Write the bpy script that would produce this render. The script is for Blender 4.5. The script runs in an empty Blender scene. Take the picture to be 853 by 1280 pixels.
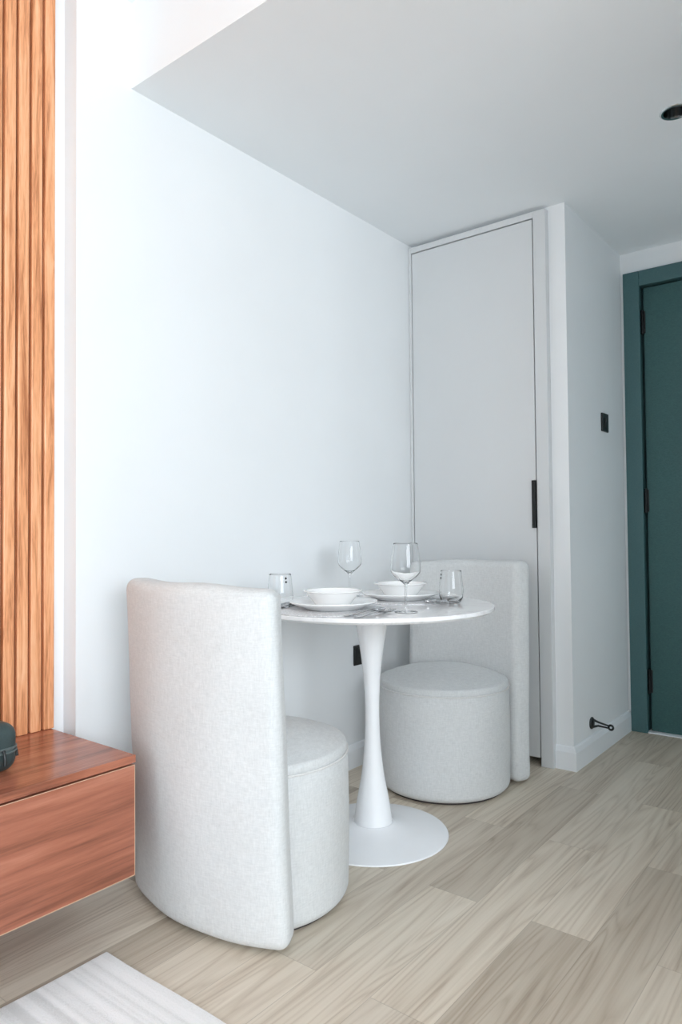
import bpy, bmesh, math, random
from mathutils import Vector, Matrix
PI = math.pi
scene = bpy.context.scene
COL = scene.collection
random.seed(4)

# ------------------------------------------------------------------ object helpers
def link(name, bm, mat, parent=None, smooth=None, loc=None, rot=None):
    me = bpy.data.meshes.new(name)
    bmesh.ops.recalc_face_normals(bm, faces=bm.faces)
    if smooth:
        for f in bm.faces: f.smooth = True
        for e in bm.edges:
            e.smooth = not (len(e.link_faces) == 2 and e.calc_face_angle(0) > math.radians(smooth))
    bm.to_mesh(me); bm.free()
    for m in (mat if isinstance(mat, (list, tuple)) else [mat]): me.materials.append(m)
    o = bpy.data.objects.new(name, me); COL.objects.link(o)
    if parent: o.parent = parent
    if loc: o.location = loc
    if rot: o.rotation_euler = rot
    return o

def thing(name, label, cat, loc=(0, 0, 0), rz=0, group=None):
    o = bpy.data.objects.new(name, None); COL.objects.link(o)
    o.empty_display_size = .05
    o.location = loc; o.rotation_euler = (0, 0, rz)
    return tag(o, label, cat, group)

def tag(o, label, cat, group=None):
    o['label'] = label; o['category'] = cat
    if group: o['group'] = group
    return o

def struct(o, label=None, cat=None):
    o['kind'] = 'structure'
    if label: o['label'] = label
    if cat: o['category'] = cat
    return o

def copy_tree(o, parent=None):
    c = o.copy(); COL.objects.link(c)
    if parent: c.parent = parent
    for ch in list(o.children): copy_tree(ch, c)
    return c

# ------------------------------------------------------------------ mesh helpers
def add_box(bm, x0, x1, y0, y1, z0, z1, bev=0, seg=2):
    r = bmesh.ops.create_cube(bm, size=1)
    vs = r['verts']
    for v in vs:
        v.co = Vector(((x0 + x1) / 2 + v.co.x * (x1 - x0), (y0 + y1) / 2 + v.co.y * (y1 - y0), (z0 + z1) / 2 + v.co.z * (z1 - z0)))
    if bev:
        es = list({e for v in vs for e in v.link_edges})
        bmesh.ops.bevel(bm, geom=es, offset=bev, segments=seg, profile=.5, affect='EDGES')
    return bm

def box(*a, **k): return add_box(bmesh.new(), *a, **k)

def add_prism(bm, pts, axis, a, b):
    """closed outline pts in the two remaining axes, extruded along axis from a to b"""
    def P(u, v, w):
        return {'x': (w, u, v), 'y': (u, w, v), 'z': (u, v, w)}[axis]
    lo = [bm.verts.new(P(u, v, a)) for u, v in pts]
    hi = [bm.verts.new(P(u, v, b)) for u, v in pts]
    bm.faces.new(lo); bm.faces.new(hi[::-1])
    n = len(pts)
    for i in range(n): bm.faces.new((lo[i], lo[(i + 1) % n], hi[(i + 1) % n], hi[i]))
    return bm

def add_lathe(bm, prof, n=64, center=(0, 0, 0), axis='z', closed=False):
    cx, cy, cz = center
    rings = []
    for r, z in prof:
        if r < 1e-6:
            ring = [bm.verts.new((0, 0, z))]
        else:
            ring = [bm.verts.new((r * math.cos(2 * PI * i / n), r * math.sin(2 * PI * i / n), z)) for i in range(n)]
        rings.append(ring)
    seq = list(zip(rings, rings[1:]))
    if closed: seq.append((rings[-1], rings[0]))
    for A, B in seq:
        for i in range(n):
            j = (i + 1) % n
            if len(A) == 1 and len(B) == 1: continue
            if len(A) == 1: bm.faces.new((A[0], B[i], B[j]))
            elif len(B) == 1: bm.faces.new((A[i], A[j], B[0]))
            else: bm.faces.new((A[i], A[j], B[j], B[i]))
    M = {'z': Matrix.Identity(4), 'x': Matrix.Rotation(PI / 2, 4, 'Y'), 'y': Matrix.Rotation(-PI / 2, 4, 'X')}[axis]
    M = Matrix.Translation(center) @ M
    for ring in rings:
        for v in ring: v.co = M @ v.co
    return bm

def lathe(*a, **k): return add_lathe(bmesh.new(), *a, **k)

def add_tube(bm, pts, r, n=10, cap=True):
    pts = [Vector(p) for p in pts]
    rs = r if isinstance(r, (list, tuple)) else [r] * len(pts)
    rings = []
    up = Vector((0, 0, 1))
    for i, p in enumerate(pts):
        d = (pts[min(i + 1, len(pts) - 1)] - pts[max(i - 1, 0)]).normalized()
        a = d.cross(up)
        if a.length < .05: a = d.cross(Vector((1, 0, 0)))
        a.normalize(); b = d.cross(a)
        rings.append([bm.verts.new(p + rs[i] * (a * math.cos(2 * PI * k / n) + b * math.sin(2 * PI * k / n))) for k in range(n)])
    for A, B in zip(rings, rings[1:]):
        for k in range(n): bm.faces.new((A[k], A[(k + 1) % n], B[(k + 1) % n], B[k]))
    if cap:
        bm.faces.new(rings[0][::-1]); bm.faces.new(rings[-1])
    return bm

def torus(R, r, n=64, m=10, z=0):
    return lathe([(R + r * math.cos(2 * PI * k / m), z + r * math.sin(2 * PI * k / m)) for k in range(m)], n=n, closed=True)

def catmull(pts, sub=6):
    out = []
    n = len(pts)
    for i in range(n - 1):
        p0, p1, p2, p3 = pts[max(i - 1, 0)], pts[i], pts[i + 1], pts[min(i + 2, n - 1)]
        for k in range(sub):
            t = k / sub
            out.append(tuple(.5 * (2 * b + (c - a) * t + (2 * a - 5 * b + 4 * c - d) * t * t + (3 * b - a - 3 * c + d) * t ** 3) for a, b, c, d in zip(p0, p1, p2, p3)))
    out.append(tuple(pts[-1]))
    return out

def rbox(hx, hy, hz, r, nx=8, ny=2, nz=8, k=5):
    """rounded box about the origin, radius r, gridded so that it can be bent"""
    def coords(h, n):
        a = [-h + r * (1 - math.cos(PI / 2 * i / k)) for i in range(k)]
        mid = [-(h - r) + 2 * (h - r) * i / n for i in range(n + 1)]
        return a + mid + [-c for c in reversed(a)]
    X, Y, Z = coords(hx, nx), coords(hy, ny), coords(hz, nz)
    bm = bmesh.new(); cache = {}
    ix, iy, iz = hx - r, hy - r, hz - r
    def V(i, j, l):
        key = (i, j, l)
        if key not in cache:
            p = Vector((X[i], Y[j], Z[l]))
            q = Vector((max(-ix, min(ix, p.x)), max(-iy, min(iy, p.y)), max(-iz, min(iz, p.z))))
            d = p - q
            cache[key] = bm.verts.new(q + d.normalized() * r if d.length > 1e-9 else p)
        return cache[key]
    NX, NY, NZ = len(X) - 1, len(Y) - 1, len(Z) - 1
    for i in range(NX):
        for j in range(NY):
            for l in (0, NZ): bm.faces.new((V(i, j, l), V(i + 1, j, l), V(i + 1, j + 1, l), V(i, j + 1, l)))
    for i in range(NX):
        for l in range(NZ):
            for j in (0, NY): bm.faces.new((V(i, j, l), V(i + 1, j, l), V(i + 1, j, l + 1), V(i, j, l + 1)))
    for j in range(NY):
        for l in range(NZ):
            for i in (0, NX): bm.faces.new((V(i, j, l), V(i, j + 1, l), V(i, j + 1, l + 1), V(i, j, l + 1)))
    return bm

# ------------------------------------------------------------------ materials
class NT:
    def __init__(s, name):
        s.m = bpy.data.materials.new(name); s.m.use_nodes = True
        s.t = s.m.node_tree; s.t.nodes.clear()
        s.out = s.t.nodes.new('ShaderNodeOutputMaterial')
        s.b = s.n('ShaderNodeBsdfPrincipled')
        s.l(s.b.outputs[0], s.out.inputs[0])
    def n(s, ty, **kw):
        o = s.t.nodes.new(ty)
        for k, v in kw.items(): setattr(o, k, v)
        return o
    def l(s, a, b): s.t.links.new(a, b)
    def set(s, **kw):
        for k, v in kw.items(): s.b.inputs[k.replace('_', ' ')].default_value = v
        return s
    def obj(s, scale=(1, 1, 1), loc=(0, 0, 0), rot=(0, 0, 0)):
        c = s.n('ShaderNodeTexCoord'); m = s.n('ShaderNodeMapping')
        m.inputs['Scale'].default_value = scale; m.inputs['Location'].default_value = loc; m.inputs['Rotation'].default_value = rot
        s.l(c.outputs['Object'], m.inputs['Vector']); return m.outputs[0]
    def noise(s, vec, scale, detail=4, rough=.5, dist=0):
        o = s.n('ShaderNodeTexNoise'); s.l(vec, o.inputs['Vector'])
        o.inputs['Scale'].default_value = scale; o.inputs['Detail'].default_value = detail
        o.inputs['Roughness'].default_value = rough; o.inputs['Distortion'].default_value = dist
        return o.outputs['Fac']
    def math(s, op, a, b=None, c=None):
        o = s.n('ShaderNodeMath', operation=op)
        for i, v in enumerate((a, b, c)):
            if v is None: continue
            if isinstance(v, (int, float)): o.inputs[i].default_value = v
            else: s.l(v, o.inputs[i])
        return o.outputs[0]
    def ramp(s, fac, stops):
        o = s.n('ShaderNodeValToRGB'); s.l(fac, o.inputs[0])
        e = o.color_ramp.elements
        while len(e) < len(stops): e.new(.5)
        for el, (p, c) in zip(e, stops): el.position = p; el.color = (*c, 1)
        return o.outputs[0]
    def mix(s, fac, a, b, mode='MIX'):
        o = s.n('ShaderNodeMix', data_type='RGBA', blend_type=mode)
        for sock, v in ((o.inputs[0], fac), (o.inputs[6], a), (o.inputs[7], b)):
            if isinstance(v, (int, float)): sock.default_value = v
            elif isinstance(v, tuple): sock.default_value = (*v, 1)
            else: s.l(v, sock)
        return o.outputs[2]
    def color(s, c): s.l(c, s.b.inputs['Base Color']); return s
    def bump(s, h, strength=.2, dist=.002):
        o = s.n('ShaderNodeBump'); o.inputs['Strength'].default_value = strength; o.inputs['Distance'].default_value = dist
        s.l(h, o.inputs['Height']); s.l(o.outputs[0], s.b.inputs['Normal']); return s

def m_paint(name, col, rough=.6, var=.02):
    s = NT(name); v = s.obj()
    n = s.noise(v, 3.0, 3)
    s.color(s.ramp(n, [(.3, tuple(c * (1 - var) for c in col)), (.7, col)]))
    s.set(Roughness=rough); s.b.inputs['Specular IOR Level'].default_value = .3
    s.bump(s.noise(v, 220, 3), .06, .001)
    return s.m

def m_plain(name, col, rough=.4, metal=0, var=.05, scale=30, bump=0):
    s = NT(name); v = s.obj()
    n = s.noise(v, scale, 3)
    s.color(s.ramp(n, [(.3, tuple(c * (1 - var) for c in col)), (.7, col)]))
    s.set(Roughness=rough, Metallic=metal)
    if bump: s.bump(n, bump, .001)
    return s.m

def m_wood(name, dark, mid, light, grain_axis, rough=.35, gscale=14, seed=0, planks=None):
    """stretched grain along grain_axis ('y' or 'z'); planks = (axis, first edge, pitch) gives each slat its own offset"""
    s = NT(name)
    st = {'y': (1, .05, 1), 'z': (1, 1, .055)}[grain_axis]
    c = s.n('ShaderNodeTexCoord')
    vec = c.outputs['Object']
    if planks:
        sep = s.n('ShaderNodeSeparateXYZ'); s.l(vec, sep.inputs[0])
        ax, e0, pitch = planks
        idx = s.math('FLOOR', s.math('DIVIDE', s.math('SUBTRACT', sep.outputs['xyz'.index(ax)], e0), pitch))
        wn = s.n('ShaderNodeTexWhiteNoise', noise_dimensions='1D'); s.l(s.math('ADD', idx, seed), wn.inputs['W'])
        comb = s.n('ShaderNodeCombineXYZ')
        s.l(s.math('MULTIPLY', wn.outputs['Value'], 3.0), comb.inputs[2]); s.l(s.math('MULTIPLY', wn.outputs['Value'], 5.0), comb.inputs[0])
        add = s.n('ShaderNodeVectorMath', operation='ADD'); s.l(vec, add.inputs[0]); s.l(comb.outputs[0], add.inputs[1]); vec = add.outputs[0]
    m = s.n('ShaderNodeMapping'); m.inputs['Scale'].default_value = st; m.inputs['Location'].default_value = (seed * 1.3, seed * .7, seed * .4)
    s.l(vec, m.inputs[0]); vec = m.outputs[0]
    a = s.noise(vec, gscale, 6, .6, .8)
    b = s.noise(vec, gscale * 7, 4, .6, .2)
    f = s.math('ADD', s.math('MULTIPLY', a, .72), s.math('MULTIPLY', b, .28))
    col = s.ramp(f, [(.36, dark), (.5, mid), (.64, light)])
    if planks:
        col = s.mix(s.math('MULTIPLY', wn.outputs['Value'], .35), col, tuple(.8 * x for x in mid))
    s.color(col); s.set(Roughness=rough)
    s.bump(b, .06, .001)
    return s.m

def m_fabric(name, dark, light):
    s = NT(name)
    v = s.obj()
    def threads(sc):
        m = s.n('ShaderNodeMapping'); m.inputs['Scale'].default_value = sc
        s.l(v, m.inputs[0]); return s.noise(m.outputs[0], 1, 3, .6)
    a = threads((55, 55, 280)); b = threads((280, 280, 55))
    big = s.noise(v, 5, 3)
    w = s.math('ADD', s.math('MULTIPLY', a, .5), s.math('MULTIPLY', b, .5))
    f = s.math('ADD', s.math('MULTIPLY', w, .8), s.math('MULTIPLY', big, .2))
    s.color(s.ramp(f, [(.30, dark), (.66, light)]))
    s.set(Roughness=.9, Sheen_Weight=.1)
    s.b.inputs['Specular IOR Level'].default_value = .15
    s.bump(w, .25, .0015)
    return s.m

def m_glass(name):
    s = NT(name)
    n = s.noise(s.obj(), 3, 2)
    s.color(s.ramp(n, [(.3, (.985, .99, .99)), (.7, (1, 1, 1))]))
    s.set(Roughness=0.0, IOR=1.30); s.b.inputs['Transmission Weight'].default_value = 1
    return s.m

def m_floor():
    s = NT('floor_planks')
    c = s.n('ShaderNodeTexCoord'); sep = s.n('ShaderNodeSeparateXYZ'); s.l(c.outputs['Object'], sep.inputs[0])
    X, Y = sep.outputs[0], sep.outputs[1]
    W, Lp = .152, .98
    u = s.math('DIVIDE', s.math('SUBTRACT', X, .633), W)
    colm = s.math('FLOOR', u); fu = s.math('FRACT', u)
    odd = s.math('MODULO', s.math('ADD', colm, 20.0), 2.0)
    v = s.math('DIVIDE', s.math('ADD', s.math('SUBTRACT', Y, 2.235), s.math('MULTIPLY', odd, .487)), Lp)
    row = s.math('FLOOR', v); fv = s.math('FRACT', v)
    h = s.math('ADD', s.math('ADD', s.math('MULTIPLY', colm, 12.9898), s.math('MULTIPLY', row, 78.233)), FLOOR_SEED)
    r = s.math('FRACT', s.math('ADD', s.math('MULTIPLY', s.math('SINE', h), 437.585), 1000.0))
    # grain: offset per plank, stretched along Y
    gv = s.n('ShaderNodeCombineXYZ')
    s.l(s.math('ADD', X, s.math('MULTIPLY', r, 7.0)), gv.inputs[0])
    s.l(s.math('MULTIPLY', s.math('ADD', Y, s.math('MULTIPLY', r, 31.0)), .062), gv.inputs[1])
    s.l(s.math('MULTIPLY', r, 9.0), gv.inputs[2])
    big = s.noise(gv.outputs[0], 9, 2, .45, .3)
    rings = s.math('FRACT', s.math('MULTIPLY', big, 17.0))             # contours of a slow noise = cathedral grain
    rings = s.math('MULTIPLY', s.math('ABSOLUTE', s.math('SUBTRACT', rings, .5)), 2.0)
    st = s.n('ShaderNodeVectorMath', operation='MULTIPLY'); s.l(gv.outputs[0], st.inputs[0]); st.inputs[1].default_value = (1, .30, 1)
    fine = s.noise(st.outputs[0], 160, 4, .6)
    mid = s.noise(st.outputs[0], 38, 3, .55)
    f = s.math('ADD', s.math('MULTIPLY', s.math('POWER', rings, 1.8), .20), s.math('ADD', s.math('MULTIPLY', fine, .42), s.math('MULTIPLY', mid, .38)))
    f = s.math('SUBTRACT', f, s.math('MULTIPLY', s.math('SUBTRACT', big, .5), .55))
    col = s.ramp(f, [(.24, (.745, .68, .585)), (.44, (.67, .60, .505)), (.60, (.575, .50, .41)), (.78, (.43, .355, .28))])
    tone = s.ramp(r, [(0.0, (.70, .67, .63)), (.30, (.88, .86, .835)), (.6, (.96, .945, .92)), (1.0, (1.0, .985, .96))])
    col = s.mix(1.0, col, tone, 'MULTIPLY')
    # joints
    eu = s.math('MULTIPLY', s.math('MINIMUM', fu, s.math('SUBTRACT', 1.0, fu)), W)
    ev = s.math('MULTIPLY', s.math('MINIMUM', fv, s.math('SUBTRACT', 1.0, fv)), Lp)
    e = s.math('LESS_THAN', s.math('MINIMUM', eu, ev), .0009)
    col = s.mix(s.math('MULTIPLY', e, .30), col, (.16, .13, .10))
    s.color(col)
    s.set(Roughness=.42); s.b.inputs['Specular IOR Level'].default_value = .4
    s.bump(s.math('SUBTRACT', fine, s.math('MULTIPLY', e, 1.5)), .08, .001)
    return s.m
FLOOR_SEED = 109.9014

def m_marble():
    s = NT('marble_white'); v = s.obj()
    n = s.noise(v, 4, 6, .6, 1.6)
    vein = s.math('ABSOLUTE', s.math('SUBTRACT', n, .5))
    s.color(s.ramp(vein, [(0, (.82, .82, .83)), (.03, (.90, .895, .90)), (.12, (.93, .93, .935))]))
    s.set(Roughness=.12, Coat_Weight=.3)
    return s.m

def m_rug():
    s = NT('rug_woven'); v = s.obj()
    sep = s.n('ShaderNodeSeparateXYZ'); s.l(v, sep.inputs[0])
    n1 = s.n('ShaderNodeTexNoise', noise_dimensions='1D'); s.l(sep.outputs[1], n1.inputs['W'])
    n1.inputs['Scale'].default_value = 22; n1.inputs['Detail'].default_value = 3
    pile = s.noise(v, 260, 3, .6)
    f = s.math('ADD', s.math('MULTIPLY', n1.outputs['Fac'], .8), s.math('MULTIPLY', pile, .2))
    s.color(s.ramp(f, [(.38, (.74, .745, .74)), (.5, (.88, .885, .885)), (.6, (.94, .94, .94))]))
    s.set(Roughness=.95); s.b.inputs['Specular IOR Level'].default_value = .1
    s.bump(s.math('ADD', pile, n1.outputs['Fac']), .5, .004)
    return s.m

def m_placemat():
    s = NT('placemat_weave'); v = s.obj()
    vo = s.n('ShaderNodeTexVoronoi', feature='DISTANCE_TO_EDGE'); s.l(v, vo.inputs['Vector']); vo.inputs['Scale'].default_value = 90
    s.color(s.ramp(vo.outputs['Distance'], [(.02, (.90, .90, .90)), (.12, (.68, .68, .69))]))
    s.set(Roughness=.5, Metallic=.15); s.bump(vo.outputs['Distance'], .6, .003)
    return s.m

def m_green(name, a, b, rough=.45):
    s = NT(name); v = s.obj()
    m = s.n('ShaderNodeMapping'); m.inputs['Scale'].default_value = (120, 120, 420); s.l(v, m.inputs[0])
    n = s.noise(m.outputs[0], 1, 3, .6)
    s.color(s.ramp(n, [(.3, a), (.7, b)])); s.set(Roughness=rough); s.bump(n, .25, .001)
    return s.m

M = dict(
    wall=m_paint('wall_paint', (.85, .865, .875)),
    ceil=m_paint('ceiling_paint', (.855, .88, .895)),
    trim=m_paint('trim_paint', (.84, .86, .88), .4),
    door=m_paint('closet_paint', (.67, .68, .685), .45),
    floor=m_floor(),
    slat=m_wood('slat_wood', (.42, .145, .055), (.80, .355, .165), (.92, .52, .295), 'z', .4, 52, 2, ('y', 1.087 + .0035 - 40 * .0385, .0385)),
    passage_bounce=m_paint('passage_bounce_paint', (.78, .84, .87), .5, .08),  # unseen wall's pale cool colour, picked to bounce light onto the pillar
    slatback=m_plain('slat_groove', (.30, .12, .05), .6),
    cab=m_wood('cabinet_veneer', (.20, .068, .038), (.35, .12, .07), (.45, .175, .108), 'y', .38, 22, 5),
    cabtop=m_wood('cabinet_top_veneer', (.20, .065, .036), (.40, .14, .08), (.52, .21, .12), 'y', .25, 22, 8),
    cabedge=m_plain('cabinet_raw_edge', (.62, .42, .28), .6),
    fabric=m_fabric('chair_linen', (.55, .56, .56), (.71, .72, .72)),
    piping=m_fabric('chair_piping', (.60, .595, .585), (.76, .755, .745)),
    foot=m_plain('dark_base', (.05, .04, .04), .6),
    lacquer=m_plain('white_lacquer', (.91, .92, .94), .22, 0, .01),
    marble=m_marble(), rug=m_rug(), mat=m_placemat(),
    china=m_plain('white_china', (.90, .90, .895), .12, 0, .01),
    glass=m_glass('clear_glass'),
    steel=m_plain('cutlery_steel', (.62, .62, .63), .18, 1),
    chrome=m_plain('chrome', (.75, .76, .77), .12, 1),
    black=m_plain('black_plastic', (.012, .014, .014), .3),
    blackmetal=m_plain('black_metal', (.02, .022, .022), .4, .6),
    gdoor=m_green('green_door_leaf', (.022, .082, .080), (.042, .122, .120), .5),
    gframe=m_green('green_door_frame', (.046, .118, .125), (.068, .150, .155), .4),
    case=m_plain('case_shell', (.035, .06, .062), .45, 0, .2, 300, .3),
    zip=m_plain('case_zip', (.10, .13, .13), .5),
    dark=m_plain('dark_cup', (.30, .31, .31), .12, 1),
)

# ------------------------------------------------------------------ dimensions (metres; wall_left is x = 0, y runs into the room)
H, HS, YS = 2.388, 2.66, 1.317          # dropped ceiling, upper ceiling, soffit face
PX, PY, GY = .765, 2.935, 3.69          # pillar side, pillar front, far wall
XR, YN = 4.50, -3.40                    # right (window) wall, near wall
SX, SY0, SDY0, SDY1 = 1.93, 1.46, 2.72, 3.45                     # unseen return wall beside the camera, with its added doorway
RX, RY = -.064, 1.129                   # recess plane behind the slat panel, where it ends

# ------------------------------------------------------------------ setting
struct(link('floor', box(-.25, XR + .15, YN - .15, GY + .25, -.12, 0), M['floor']))
wl = add_prism(bmesh.new(), [(-.25, YN), (RX, YN), (RX, RY), (0, RY), (0, 3.05), (-.25, 3.05)], 'z', 0, HS + .1)
struct(link('wall_left', wl, M['wall']))
wb = box(0, .692, 3.03, 3.05, 0, H)
add_box(wb, .692, PX, PY, GY, 0, H)
add_box(wb, 0, .692, PY, 3.03, 2.374, H)
struct(link('wall_back', wb, M['wall']))
wf = box(PX - .06, .80, GY, GY + .15, 0, H)
add_box(wf, 1.80, XR, GY, GY + .15, 0, H)
add_box(wf, .80, 1.80, GY, GY + .15, 2.262, H)
struct(link('wall_far', wf, M['wall']))
# right of the camera: a side wall with the window, then an unseen return wall placed to shade the passage
WY0, WY1, WZ0, WZ1 = -2.30, .40, .90, 2.45
wr = box(XR, XR + .15, YN - .15, WY0, 0, HS + .1)
add_box(wr, XR, XR + .15, WY1, GY + .15, 0, HS + .1)
add_box(wr, XR, XR + .15, WY0, WY1, 0, WZ0)
add_box(wr, XR, XR + .15, WY0, WY1, WZ1, HS + .1)
wp = box(SX, XR - .001, SY0, SY0 + .14, 0, HS + .1)              # closes the added side room
add_box(wp, SX, SX + .14, SY0 + .14, SDY0, 0, HS + .1)
add_box(wp, SX, SX + .14, SDY1, GY, 0, HS + .1)
add_box(wp, SX, SX + .14, SDY0, SDY1, 2.08, HS + .1)              # over the doorway added to let the fill light through
struct(link('wall_passage_unseen', wp, M['passage_bounce']))
struct(link('wall_right', wr, M['wall']))
NX0, NX1 = -.02, 2.45
wn = box(-.25, NX0, YN - .15, YN, 0, HS + .1)
add_box(wn, NX1, XR + .15, YN - .15, YN, 0, HS + .1)
add_box(wn, NX0, NX1, YN - .15, YN, 0, .08)
add_box(wn, NX0, NX1, YN - .15, YN, 2.0, HS + .1)
struct(link('wall_near', wn, M['wall']))
w2 = bmesh.new()
for x0, x1, z0, z1 in ((NX0, NX0 + .05, .08, 2.0), (NX1 - .05, NX1, .08, 2.0), (1.19, 1.25, .08, 2.0), (NX0 + .05, NX1 - .05, .15, .2), (NX0 + .05, NX1 - .05, 2.08, 2.0)):
    add_box(w2, x0, x1, YN - .10, YN - .04, z0, z1, bev=.004)
struct(link('window_2', w2, M['trim']))
wfm = bmesh.new()
for y0, y1, z0, z1 in ((WY0, WY0 + .05, WZ0, WZ1), (WY1 - .05, WY1, WZ0, WZ1), (-.98, -.92, WZ0, WZ1), (WY0 + .05, WY1 - .05, WZ0, WZ0 + .05), (WY0 + .05, WY1 - .05, WZ1 - .05, WZ1)):
    add_box(wfm, XR + .03, XR + .09, y0, y1, z0, z1, bev=.004)
struct(link('window_1', wfm, M['trim']))

# ceiling with a real hole for the downlight
DLX, DLY, DLR = 1.297, 2.53, .040
cl = add_prism(bmesh.new(), [(YN - .15, HS), (YS, HS), (YS, H), (GY + .15, H), (GY + .15, HS + .12), (YN - .15, HS + .12)], 'x', 0, XR + .05)
add_box(cl, RX - .1, 0, YN - .15, RY, HS, HS + .12)
ceil_o = link('ceiling', cl, M['ceil'])
cut = link('cutter', lathe([(0, H - .05), (DLR, H - .05), (DLR, H + .13), (0, H + .13)], n=48), M['ceil'], loc=(DLX, DLY, 0))
bo = ceil_o.modifiers.new('hole', 'BOOLEAN'); bo.object = cut; bo.operation = 'DIFFERENCE'; bo.solver = 'EXACT'
dg = bpy.context.evaluated_depsgraph_get(); dg.update()
nm = bpy.data.meshes.new_from_object(ceil_o.evaluated_get(dg))
ceil_o.modifiers.clear(); ceil_o.data = nm; nm.name = 'ceiling'
bpy.data.objects.remove(cut)
struct(ceil_o)

# baseboards
def bb_prof(t=.016, h=.097): return [(0, 0), (t, 0), (t, h - .022), (t * .55, h - .004), (t * .3, h), (0, h)]
b = bmesh.new()
add_prism(b, [(x, z) for x, z in bb_prof()], 'y', RY, 2.90)
struct(link('baseboard_left', b, M['trim']))
b = bmesh.new()                       # wraps the pillar's front and side, mitred at the corner
pr = bb_prof()
A = [b.verts.new((.692, PY - t, z)) for t, z in pr]
B_ = [b.verts.new((PX + t, PY - t, z)) for t, z in pr]
C_ = [b.verts.new((PX + t, GY, z)) for t, z in pr]
for P0, P1 in ((A, B_), (B_, C_)):
    for i in range(len(pr)): b.faces.new((P0[i], P0[(i + 1) % len(pr)], P1[(i + 1) % len(pr)], P1[i]))
b.faces.new(A); b.faces.new(C_[::-1])
struct(link('baseboard_back', b, M['trim']))

# ------------------------------------------------------------------ closet door (door_1) and green entrance door (door_2)
d1 = thing('door_1', 'pale grey flush closet door in the corner behind the far chair', 'door', (0, 2.90, 0)); d1['kind'] = 'structure'
b = box(.001, .0165, 0, .10, 0, 2.372, bev=.002)
add_box(b, .637, .692, 0, .10, 0, 2.372, bev=.002)
add_box(b, .0165, .637, 0, .10, 2.345, 2.372, bev=.002)
link('door_frame', b, M['door'], d1)
leaf = link('door_leaf', box(.020, .632, .002, .04, .035, 2.340, bev=.0015), M['door'], d1)
link('door_handle', box(.617, .6335, -.010, .006, 1.008, 1.212, bev=.0015), M['blackmetal'], d1)

d2 = thing('door_2', 'dark green textured entrance door at the end of the passage', 'door', (0, GY, 0)); d2['kind'] = 'structure'
b = bmesh.new()
FO, FI, FT = .780, .858, 2.283
for x0, x1, z0, z1 in ((FO, FI, 0, FT), (1.742, 1.82, 0, FT), (FI, 1.742, 2.208, FT)):
    add_box(b, x0, x1, -.016, -.001, z0, z1, bev=.003)
for x0, x1, z0, z1 in ((.802, FI - .004, 0, 2.258), (1.746, 1.798, 0, 2.258), (FI - .004, 1.746, 2.212, 2.258)):
    add_box(b, x0, x1, -.002, .14, z0, z1, bev=.001)
add_box(b, FI - .004, FI + .03, .068, .14, 0, 2.21); add_box(b, 1.72, 1.746, .068, .14, 0, 2.21); add_box(b, FI + .03, 1.72, .068, .14, 2.18, 2.21)
link('door_frame', b, M['gframe'], d2)
link('door_leaf', box(.868, 1.736, .022, .066, .008, 2.203, bev=.002), M['gdoor'], d2)
for z in (2.03, 1.14, .25):
    b = lathe([(0, -.055), (.006, -.055), (.006, .055), (0, .055)], n=16, center=(.863, .014, z))
    add_lathe(b, [(0, -.060), (.0075, -.060), (.0075, -.054), (0, -.054)], n=16, center=(.863, .014, z))
    add_lathe(b, [(0, .054), (.0075, .054), (.0075, .060), (0, .060)], n=16, center=(.863, .014, z))
    add_box(b, .863, .876, .018, .0225, z - .055, z + .055)
    link('hinge', b, M['blackmetal'], d2, 30)
link('threshold', box(.80, 1.80, -.012, .12, .0005, .006, bev=.002), M['trim'], d2)

# ------------------------------------------------------------------ slatted wood panel
PAN_Y1, PITCH = 1.087, .0385
sp = thing('slat_panel', 'orange brown vertical slatted wood panel above the low cabinet', 'wall panel', (0, 0, 0))
link('backing_board', box(RX + .0005, RX + .008, -.6, PAN_Y1, .4515, 2.655), M['slatback'], sp)
for i in range(40):
    y1 = PAN_Y1 - i * PITCH
    if y1 - .031 < -.6: break
    link('slat', box(RX + .008, RX + .024, y1 - .031, y1, .4515, 2.652, bev=.003), M['slat'], sp)

# ------------------------------------------------------------------ low floating cabinet
CX, CY, CZ0, CZ1 = .350, 1.081, .157, .451
cb = thing('media_cabinet', 'low reddish brown floating wooden cabinet under the slatted panel', 'cabinet', (0, 0, 0))
link('top', box(RX + .001, CX, -.6, CY, CZ1 - .019, CZ1, bev=.0012), M['cabtop'], cb)
link('body', box(RX + .001, CX - .022, -.6, CY - .002, CZ0 + .004, CZ1 - .019), M['cab'], cb)
for y0, y1 in ((.14, CY - .0015), (-.6, .136)):
    d = link('drawer_front', box(CX - .020, CX - .0015, y0, y1, CZ0, CZ1 - .0235, bev=.001), M['cab'], cb)
    b = box(CX - .0022, CX - .0006, y0 + .001, y1 - .001, CZ1 - .0250, CZ1 - .0237)
    add_box(b, CX - .0022, CX - .0006, y0 + .001, y1 - .001, CZ0 - .0003, CZ0 + .0012)
    add_box(b, CX - .0022, CX - .0006, y1 - .002, y1 - .0007, CZ0, CZ1 - .0240)
    link('edge_band', b, M['cabedge'], d)['label'] = 'pale worn edge band'

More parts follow.
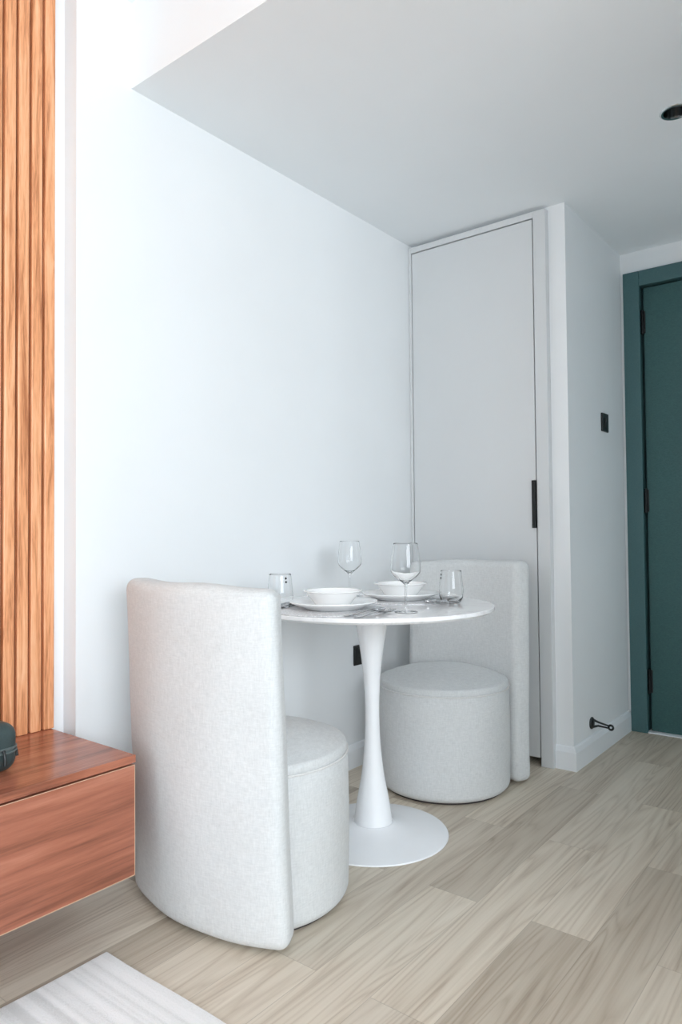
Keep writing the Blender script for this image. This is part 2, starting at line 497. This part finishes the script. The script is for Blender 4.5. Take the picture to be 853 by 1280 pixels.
# ------------------------------------------------------------------ hard case lying on the cabinet
def shell_bm(hx, hy, z0, z1, r, top):
    bm = rbox(hx, hy, (z1 - z0) / 2, r, 6, 6, 2, 6)
    for v in bm.verts: v.co.z += (z0 + z1) / 2
    return bm
cs = thing('hard_case', 'small dark green zipped hard case on the wooden cabinet', 'case', (.152, .744, CZ1))
CHX, CHY = .080, .105
def half_case(z0, z1, up):
    bm = rbox(CHX, CHY, .06, .034, 6, 6, 2, 8)
    # keep one half of a fully rounded box
    for v in bm.verts: v.co.z = v.co.z * (.0565 / .06) + .0565
    g = bm.verts[:] + bm.edges[:] + bm.faces[:]
    res = bmesh.ops.bisect_plane(bm, geom=g, plane_co=(0, 0, z0 if up else z1), plane_no=(0, 0, 1), clear_inner=up, clear_outer=not up)
    es = [e for e in res['geom_cut'] if isinstance(e, bmesh.types.BMEdge)]
    bmesh.ops.edgeloop_fill(bm, edges=es)
    return bm
link('lid', half_case(.056, 1, True), M['case'], cs, 50)
link('lower_shell', half_case(0, .048, False), M['case'], cs, 50)
zb = bmesh.new()
def rring(hx, hy, r, z, n=10):
    pts = []
    for cx, cy, a0 in ((hx - r, hy - r, 0), (-hx + r, hy - r, 90), (-hx + r, -hy + r, 180), (hx - r, -hy + r, 270)):
        for k in range(n + 1):
            a = math.radians(a0 + 90 * k / n); pts.append((cx + r * math.cos(a), cy + r * math.sin(a), z))
    return pts
for z in (.0475, .0565):
    p = rring(CHX + .0005, CHY + .0005, .034, z); add_tube(zb, p + p[:2], .0028, 8, False)
add_prism(zb, [(x, y) for x, y, z in rring(CHX - .001, CHY - .001, .033, 0)], 'z', .0485, .0555)
zo = link('zipper', zb, M['zip'], cs, 60)
for (x, y, dx, dy) in ((CHX, .062, 1, 0), (.034, CHY, .35, 1)):
    b = add_tube(bmesh.new(), [(x + dx * .003, y + dy * .003, .054), (x + dx * .007, y + dy * .007, .050), (x + dx * .010, y + dy * .010, .038), (x + dx * .011, y + dy * .011, .024)], [.0042, .0036, .0034, .0042], 8)
    link('zip_pull', b, M['black'], zo, 60)

# ------------------------------------------------------------------ rug
rx0, rx1, ry0, ry1 = .350, 2.05, -.75, 1.000
b = rbox((rx1 - rx0) / 2, (ry1 - ry0) / 2, .005, .0045, 20, 20, 1, 3)
for v in b.verts:
    v.co += Vector(((rx0 + rx1) / 2, (ry0 + ry1) / 2, .0055))
    v.co.x += .003 * math.sin(v.co.y * 9); v.co.y += .0025 * math.sin(v.co.x * 11)
rug = tag(link('rug', b, M['rug'], None, 60), 'white and pale grey striped rug corner on the wood floor', 'rug')

# ------------------------------------------------------------------ drum chairs
def make_chair(name, label, loc, rz, group):
    t = thing(name, label, 'chair', loc, rz, group)
    R = .257
    b = lathe([(0, 0), (R - .024, 0), (R - .022, .004), (R - .022, .009), (0, .009)], n=72)
    link('foot_plate', b, M['foot'], t, 40)
    prof = [(0, .006)]
    for k in range(9):
        a = PI / 2 * k / 8; prof.append((R - .028 + .028 * math.sin(a), .006 + .028 * (1 - math.cos(a))))
    prof += [(R + .002, .12), (R + .003, .22), (R + .002, .32), (R, .388), (R - .004, .394), (0, .394)]
    link('base', lathe(prof, n=96), M['fabric'], t, 40)
    prof = [(0, .390), (R - .005, .390), (R - .001, .396)]
    prof += [(R - .001 - .010 * (1 - math.cos(PI / 2 * k / 6)), .404 + .016 * math.sin(PI / 2 * k / 6)) for k in range(7)]
    for k in range(1, 15):
        u = k / 14; r = (R - .011) * (1 - u)
        prof.append((r, .420 + .048 * (1 - (r / (R - .011)) ** 2.2)))
    b = lathe(prof, n=96)
    for v in b.verts:                                     # a soft sat-in dent
        if v.co.z > .41:
            d2 = ((v.co.x + .03) ** 2 + (v.co.y - .06) ** 2) / .012
            v.co.z -= .007 * math.exp(-d2)
    s = link('seat', b, M['fabric'], t, 50)
    link('piping', torus(R + .0005, .0032, 96, 8, .3935), M['piping'], s, 80)
    # backrest: a thick padded slab bent round the drum and leaning back a little
    Ro, th, hz = .615, .085, .4315
    Rm = Ro - th / 2; half = Rm * math.asin(.289 / Ro)
    b = rbox(half, th / 2, hz, .030, 26, 3, 30, 6)
    for v in b.verts:
        x, y, z = v.co; z += hz + .009
        ang = x / Rm; r = Rm - y
        puff = .004 * math.sin(PI * min(1, max(0, z / .87))) * (1 if y < 0 else -1) * math.cos(min(1, abs(x) / half) * PI / 2)
        r += puff
        f = z / .872
        wob = .0016 * math.sin(13 * z + 5 * x) + .0012 * math.sin(31 * x - 9 * z)
        nx = r * math.sin(ang); ny = (Ro - .268) - r * math.cos(ang)
        if z > .855: z += .004 * math.cos(ang * 5 + .8) + .003 * math.sin(ang * 11)
        v.co = Vector((nx * (1 - .018 * f), ny - .036 * f ** 1.25 + wob, z))
    link('backrest', b, M['fabric'], t, 60)
    return t
C1 = make_chair('drum_chair', 'cream linen drum chair nearest the camera, its back turned, beside the wooden cabinet', (.418, 1.432, 0), math.radians(1), 'cream drum chairs at the round table')
C2 = copy_tree(C1)
C2.location = (.404, 2.490, 0); C2.rotation_euler = (0, 0, PI)
C2['label'] = 'cream linen drum chair facing us beyond the table, against the closet door'

# ------------------------------------------------------------------ pedestal table
TX, TY, TZ, TR = .456, 1.937, .757, .406
tb = thing('pedestal_table', 'round white marble topped table on a tulip pedestal between the drum chairs', 'table', (TX, TY, 0))
link('tabletop', lathe([(0, TZ - .020), (TR - .030, TZ - .020), (TR - .012, TZ - .0185), (TR - .001, TZ - .012), (TR, TZ - .010), (TR, TZ - .0015), (TR - .0015, TZ), (0, TZ)], n=160), M['marble'], tb, 25)
cp = catmull([(.064, .040), (.062, .055), (.0555, .10), (.046, .15), (.037, .20), (.030, .26), (.0255, .32), (.0237, .38), (.0245, .44), (.0275, .50), (.033, .56), (.041, .62), (.0495, .67), (.058, .715), (.066, .7375)], 5)
link('column', lathe([(0, .036)] + cp + [(0, .7375)], n=72), M['lacquer'], tb, 40)
link('base', lathe([(0, .0), (.244, .0), (.2475, .002), (.248, .004), (.246, .0065), (.20, .014), (.14, .022), (.10, .029), (.078, .036), (.070, .0395), (.068, .041), (0, .041)], n=128), M['lacquer'], tb, 25)

# ------------------------------------------------------------------ tableware
def solid(bm, z=0): return bm
def plate_prof(r):
    return [(0, .0015), (.50 * r, .0015), (.51 * r, 0), (.60 * r, 0), (.66 * r, .003), (.80 * r, .0115), (r - .004, .0195), (r, .0225), (r - .0004, .0250), (r - .003, .0258), (.84 * r, .0185), (.70 * r, .0095), (.64 * r, .0066), (.5 * r, .0055), (0, .0055)]
def bowl_prof():
    out = catmull([(.050, .003), (.055, .008), (.066, .022), (.077, .036), (.085, .047)], 4)
    inn = catmull([(.0815, .047), (.073, .035), (.062, .021), (.050, .010), (.030, .0065)], 4)
    return [(0, .002), (.042, .002), (.044, 0), (.049, 0)] + out + [(.0925, .0500), (.0925, .0525), (.091, .0535), (.084, .0520)] + inn + [(0, .006)]
def wine_prof():
    o = catmull([(.0045, .0065), (.0036, .020), (.0034, .045), (.0036, .070), (.0055, .082), (.0150, .091), (.0300, .103), (.0420, .116), (.0455, .128), (.0445, .150), (.0405, .180), (.0365, .206)], 5)
    i = catmull([(.0355, .206), (.0395, .180), (.0434, .150), (.0443, .129), (.0408, .1175), (.0290, .1055), (.0140, .0950), (.0, .0915)], 5)
    return [(0, 0), (.034, 0), (.0355, .0008), (.0350, .0018), (.022, .0030), (.010, .0045)] + o + [(.0360, .2066)] + i
def tumbler_prof():
    o = catmull([(.0260, 0), (.0320, .004), (.0385, .018), (.0410, .034), (.0405, .055), (.0380, .080), (.0350, .108)], 5)
    i = catmull([(.0340, .108), (.0368, .080), (.0392, .055), (.0397, .034), (.0370, .020), (.0290, .010), (.0150, .0085), (0, .0085)], 5)
    return [(0, .001), (.018, .001)] + o + [(.0345, .1086)] + i

mat1 = tag(link('placemat', lathe([(0, 0), (.183, 0), (.186, .001), (.186, .0022), (.184, .003), (0, .003)], n=96), M['mat'], loc=(.455, 1.722, TZ)), 'round silvery grey placemat under the nearer plate', 'placemat', 'silvery placemats')
mat2 = copy_tree(mat1); mat2.location = (.462, 2.125, TZ); mat2['label'] = 'round silvery grey placemat under the farther plate'
PZ = TZ + .003; GZ = TZ + .0006
pl1 = tag(link('dinner_plate', lathe(plate_prof(.138), n=96), M['china'], smooth=50, loc=(.457, 1.735, PZ)), 'white dinner plate nearer to the camera, under the nearer bowl', 'plate', 'white dinner plates')
pl2 = copy_tree(pl1); pl2.location = (.462, 2.108, PZ); pl2['label'] = 'white dinner plate on the far side of the table, under the farther bowl'
BZ = PZ + .0055
bw1 = tag(link('bowl', lathe(bowl_prof(), n=96), M['china'], smooth=50, loc=(.455, 1.735, BZ)), 'white china bowl nearer to the camera, left of the tall wine glass', 'bowl', 'white china bowls')
bw2 = copy_tree(bw1); bw2.location = (.462, 2.108, BZ); bw2['label'] = 'white china bowl on the far side, partly behind the tall wine glass stem'
wg1 = tag(link('wine_glass', lathe(wine_prof(), n=64), M['glass'], smooth=60, loc=(.683, 1.802, GZ)), 'clear stemmed wine glass in front of the farther bowl, nearer the table edge', 'wine glass', 'stemmed wine glasses')
wg2 = copy_tree(wg1); wg2.location = (.218, 2.13, GZ); wg2['label'] = 'clear stemmed wine glass rising behind the nearer bowl, by the white wall'
def make_tumbler(loc, rz, label):
    t = thing('tumbler', label, 'tumbler', loc, rz, 'stemless tumblers')
    link('cup', lathe(tumbler_prof(), n=64), M['glass'], t, 60)
    b = bmesh.new()
    for z, hh, w in ((.0960, .0060, .0034), (.0845, .0055, .0036)):
        rr = .0368 if z > .09 else .0380
        pts = [(w * math.cos(2 * PI * k / 20), hh * .62 * math.sin(2 * PI * k / 20)) for k in range(20)]
        lo = [b.verts.new((rr * math.cos(u / rr), rr * math.sin(u / rr), z + v - 0.0)) for u, v in pts]
        hi = [b.verts.new(((rr + .0006) * math.cos(u / rr), (rr + .0006) * math.sin(u / rr), z + v)) for u, v in pts]
        b.faces.new(lo); b.faces.new(hi)
        for k in range(20): b.faces.new((lo[k], lo[(k + 1) % 20], hi[(k + 1) % 20], hi[k]))
    link('dark_mark', b, M['black'], t)['label'] = 'small black mark below the rim'  # two small black spots on the cup wall
    return t
tm1 = make_tumbler((.289, 1.672, GZ), math.radians(-18), 'clear stemless tumbler half hidden behind the nearer chair back')
tm2 = copy_tree(tm1); tm2.location = (.662, 2.112, GZ); tm2.rotation_euler = (0, 0, math.radians(-122)); tm2['label'] = 'clear stemless tumbler near the right table edge, before the far chair back'

# cutlery: long axis along +y, head at +y end
def ribbon(bm, st, t=.0016):
    """st: list of (y, halfwidth, z centre, dish) -> curved metal strip with thickness"""
    NW = 6
    rows = []
    for y, w, z, dish in st:
        top, bot = [], []
        for k in range(NW + 1):
            u = -1 + 2 * k / NW
            zz = z - dish * (1 - u * u)
            top.append(bm.verts.new((u * w, y, zz + t / 2))); bot.append(bm.verts.new((u * w, y, zz - t / 2)))
        rows.append((top, bot))
    for (t0, b0), (t1, b1) in zip(rows, rows[1:]):
        for k in range(NW):
            bm.faces.new((t0[k], t0[k + 1], t1[k + 1], t1[k])); bm.faces.new((b0[k], b1[k], b1[k + 1], b0[k + 1]))
        bm.faces.new((t0[0], t1[0], b1[0], b0[0])); bm.faces.new((t0[-1], b0[-1], b1[-1], t1[-1]))
    for tt, bb in (rows[0], rows[-1]):
        for k in range(NW): bm.faces.new((tt[k], tt[k + 1], bb[k + 1], bb[k]))
    return bm
HANDLE = [(-.100, .0055, .002, 0), (-.094, .0088, .002, 0), (-.075, .0085, .003, 0), (-.03, .0058, .006, 0), (.01, .0036, .009, 0), (.030, .0032, .010, 0)]
def make_cutlery(kind, label, loc, rz):
    t = thing(kind, label, kind.split('_')[-1], loc, rz, 'steel cutlery on the table')
    if kind == 'table_knife':
        link('handle', ribbon(bmesh.new(), [(-.105, .006, .003, 0), (-.098, .0095, .003, 0), (-.05, .009, .003, 0), (.0, .0070, .003, 0)], .005), M['steel'], t, 40)
        link('blade', ribbon(bmesh.new(), [(-.001, .0072, .003, 0), (.02, .0095, .003, 0), (.08, .0098, .003, 0), (.10, .0075, .003, 0), (.110, .002, .003, 0)], .0018), M['steel'], t, 40)
    else:
        link('handle', ribbon(bmesh.new(), HANDLE), M['steel'], t, 40)
        if kind == 'spoon':
            st = [(.029, .0033, .010, 0)]
            for k in range(1, 10):
                u = k / 10; st.append((.03 + .062 * u, .0200 * math.sin(PI * u ** .85) ** .6, .010 - .003 * math.sin(PI * u), .007 * math.sin(PI * u)))
            st.append((.0925, .002, .010, 0))
            link('bowl', ribbon(bmesh.new(), st), M['steel'], t, 50)
        else:
            b = ribbon(bmesh.new(), [(.029, .0033, .010, 0), (.036, .0085, .009, .0008), (.044, .0122, .007, .0015), (.055, .0125, .005, .0015)])
            for x in (-.0104, -.0035, .0035, .0104):
                b2 = [(.0545, .0022, .0045, 0), (.070, .0019, .0030, 0), (.085, .0016, .0045, 0), (.098, .0008, .0085, 0)]
                n0 = len(b.verts); ribbon(b, b2); b.verts.ensure_lookup_table()
                for v in b.verts[n0:]: v.co.x += x
            link('tines', b, M['steel'], t, 50)
    return t
MZ = TZ + .003
make_cutlery('fork', 'steel fork in front of the wine glass, outermost of the nearer setting', (.648, 1.690, TZ + .0005), math.radians(2))
make_cutlery('spoon', 'steel spoon along the right rim of the nearer plate', (.617, 1.690, MZ), math.radians(-1))
make_cutlery('table_knife', 'steel knife by the half hidden tumbler, left of the nearer plate', (.292, 1.765, MZ), math.radians(-4))
make_cutlery('fork', 'steel fork between the nearer plate and the hidden tumbler, chair side', (.316, 1.690, MZ), math.radians(2))
make_cutlery('fork', 'steel fork right of the farther plate, beside the tumbler base', (.650, 2.115, MZ), math.radians(180 + 10))
make_cutlery('spoon', 'steel spoon close along the right rim of the farther plate', (.618, 2.105, MZ), math.radians(180 + 2))

# ------------------------------------------------------------------ small fittings
# wall socket on wall_left
so = thing('wall_socket', 'black wall socket low on the white wall behind the table column', 'socket', (0, 2.474, .468))
link('plate', box(0, .008, -.043, .043, -.043, .043, bev=.003), M['black'], so)
b = bmesh.new()
for dy, dz, w, h in ((0, .012, .004, .010), (-.011, -.010, .008, .0035), (.011, -.010, .008, .0035)):
    add_box(b, .0072, .0086, dy - w / 2, dy + w / 2, dz - h / 2, dz + h / 2)
link('socket_holes', b, M['blackmetal'], so)
link('rocker', box(.007, .0105, -.030, -.020, .018, .034, bev=.001), M['black'], so)
# light switch on the pillar side
sw = thing('light_switch', 'black light switch plate on the grey side of the pillar', 'switch', (PX, 3.392, 1.501))
link('plate', box(0, .009, -.0435, .0435, -.0435, .0435, bev=.003), M['black'], sw)
rk = link('rocker', box(.008, .0125, -.012, .012, -.022, .022, bev=.002), M['black'], sw)
link('indicator', box(.012, .0132, -.002, .002, .004, .012, bev=.0004), M['chrome'], rk)
# door stop
ds = thing('door_stop', 'black wall mounted door holder just above the pillar baseboard', 'door stop', (PX, 3.150, .150))
link('wall_plate', lathe([(0, 0), (.026, 0), (.026, .004), (.022, .008), (.010, .011), (0, .012)], n=32, axis='x'), M['black'], ds, 40)
b = bmesh.new()
for s_ in (-1, 1):
    add_tube(b, [(.006, 0, s_ * .016), (.03, 0, s_ * .008), (.062, 0, s_ * .0055 - .004), (.078, 0, s_ * .005 - .006)], [.0055, .0045, .0038, .0036], 10)
link('arm', b, M['black'], ds, 50)
b = torus(.0095, .0048, 32, 10)
for v in b.verts: v.co = Vector((v.co.x + .084, v.co.z, v.co.y - .007))
link('ring', b, M['black'], ds, 80)
# recessed downlight
dl = thing('downlight', 'recessed chrome rimmed downlight in the lowered ceiling, near the right edge', 'ceiling light', (DLX, DLY, H))
link('rim', lathe([(.0365, .004), (.0375, -.002), (.042, -.0035), (.0475, -.002), (.049, .0), (.046, .0)], n=64, closed=True), M['chrome'], dl, 50)
link('reflector', lathe([(.0368, .002), (.0372, .002), (.030, .055), (.024, .070), (0, .072), (0, .070), (.023, .068), (.0292, .054)], n=64), M['dark'], dl, 50)
link('lamp', lathe([(0, .052), (.017, .052), (.020, .055), (.018, .066), (0, .069)], n=48), M['china'], dl, 50)

# ------------------------------------------------------------------ daylight through the windows behind the camera, plus an added passage fill
w = bpy.data.worlds.new('sky'); scene.world = w; w.use_nodes = True
nt = w.node_tree; bg = nt.nodes['Background']
tc = nt.nodes.new('ShaderNodeTexCoord'); sx = nt.nodes.new('ShaderNodeSeparateXYZ'); cr = nt.nodes.new('ShaderNodeValToRGB')
nt.links.new(tc.outputs['Generated'], sx.inputs[0]); nt.links.new(sx.outputs[2], cr.inputs[0]); nt.links.new(cr.outputs[0], bg.inputs[0])
cr.color_ramp.elements[0].position = .0; cr.color_ramp.elements[0].color = (.80, .86, .93, 1)
cr.color_ramp.elements[1].position = .8; cr.color_ramp.elements[1].color = (.62, .78, 1, 1)
bg.inputs[1].default_value = 1.0
LW, LN, LS, LC = 118, 19, 7.5,  (.86, .935, 1)
def area(name, loc, target, sx_, sy_, power, col):
    L = bpy.data.lights.new(name, 'AREA'); L.shape = 'RECTANGLE'; L.size = sx_; L.size_y = sy_; L.energy = power; L.color = col
    o = bpy.data.objects.new(name, L); COL.objects.link(o); o.location = loc
    o.rotation_euler = (Vector(target) - Vector(loc)).to_track_quat('-Z', 'Y').to_euler()
    return o
area('window_daylight', (XR + .20, (WY0 + WY1) / 2, (WZ0 + WZ1) / 2), (0, (WY0 + WY1) / 2 + 1.6, 1.3), 2.6, 1.50, LW, LC)
area('balcony_daylight', ((NX0 + NX1) / 2, YN - .20, 1.0), (1.0, 3, .8), 2.35, 1.85, LN, (.78, .90, 1))
area('passage_fill', (SX + .75, (SDY0 + SDY1) / 2 - .1, 1.15), (0, (SDY0 + SDY1) / 2 - .1, 1.1), 1.0, 1.9, LS, (.80, .92, 1))  # unseen fill lamp, added to brighten the passage

# ------------------------------------------------------------------ camera
f, yaw, pitch, roll, cx, cz = 889.595, .668163, .0268983, -.0086546, 1.859447, 1.001713
fw = Vector((-math.sin(yaw) * math.cos(pitch), math.cos(yaw) * math.cos(pitch), math.sin(pitch)))
r = fw.cross(Vector((0, 0, 1))).normalized(); u = r.cross(fw)
r2 = r * math.cos(roll) + u * math.sin(roll); u2 = -r * math.sin(roll) + u * math.cos(roll)
cam = bpy.data.cameras.new('camera'); co = bpy.data.objects.new('camera', cam); COL.objects.link(co)
co.matrix_world = Matrix(((r2.x, u2.x, -fw.x, cx), (r2.y, u2.y, -fw.y, 0), (r2.z, u2.z, -fw.z, cz), (0, 0, 0, 1)))
cam.sensor_fit = 'VERTICAL'; cam.sensor_height = 36; cam.lens = f / 1280 * 36; cam.clip_start = .01
scene.camera = co

scene.view_settings.view_transform = 'Standard'; scene.view_settings.look = 'None'
scene.view_settings.gamma = 1; scene.view_settings.use_curve_mapping = False
scene.view_settings.exposure = 0.34
scene.cycles.max_bounces = 14; scene.cycles.diffuse_bounces = 8; scene.cycles.transmission_bounces = 12; scene.cycles.transparent_max_bounces = 12
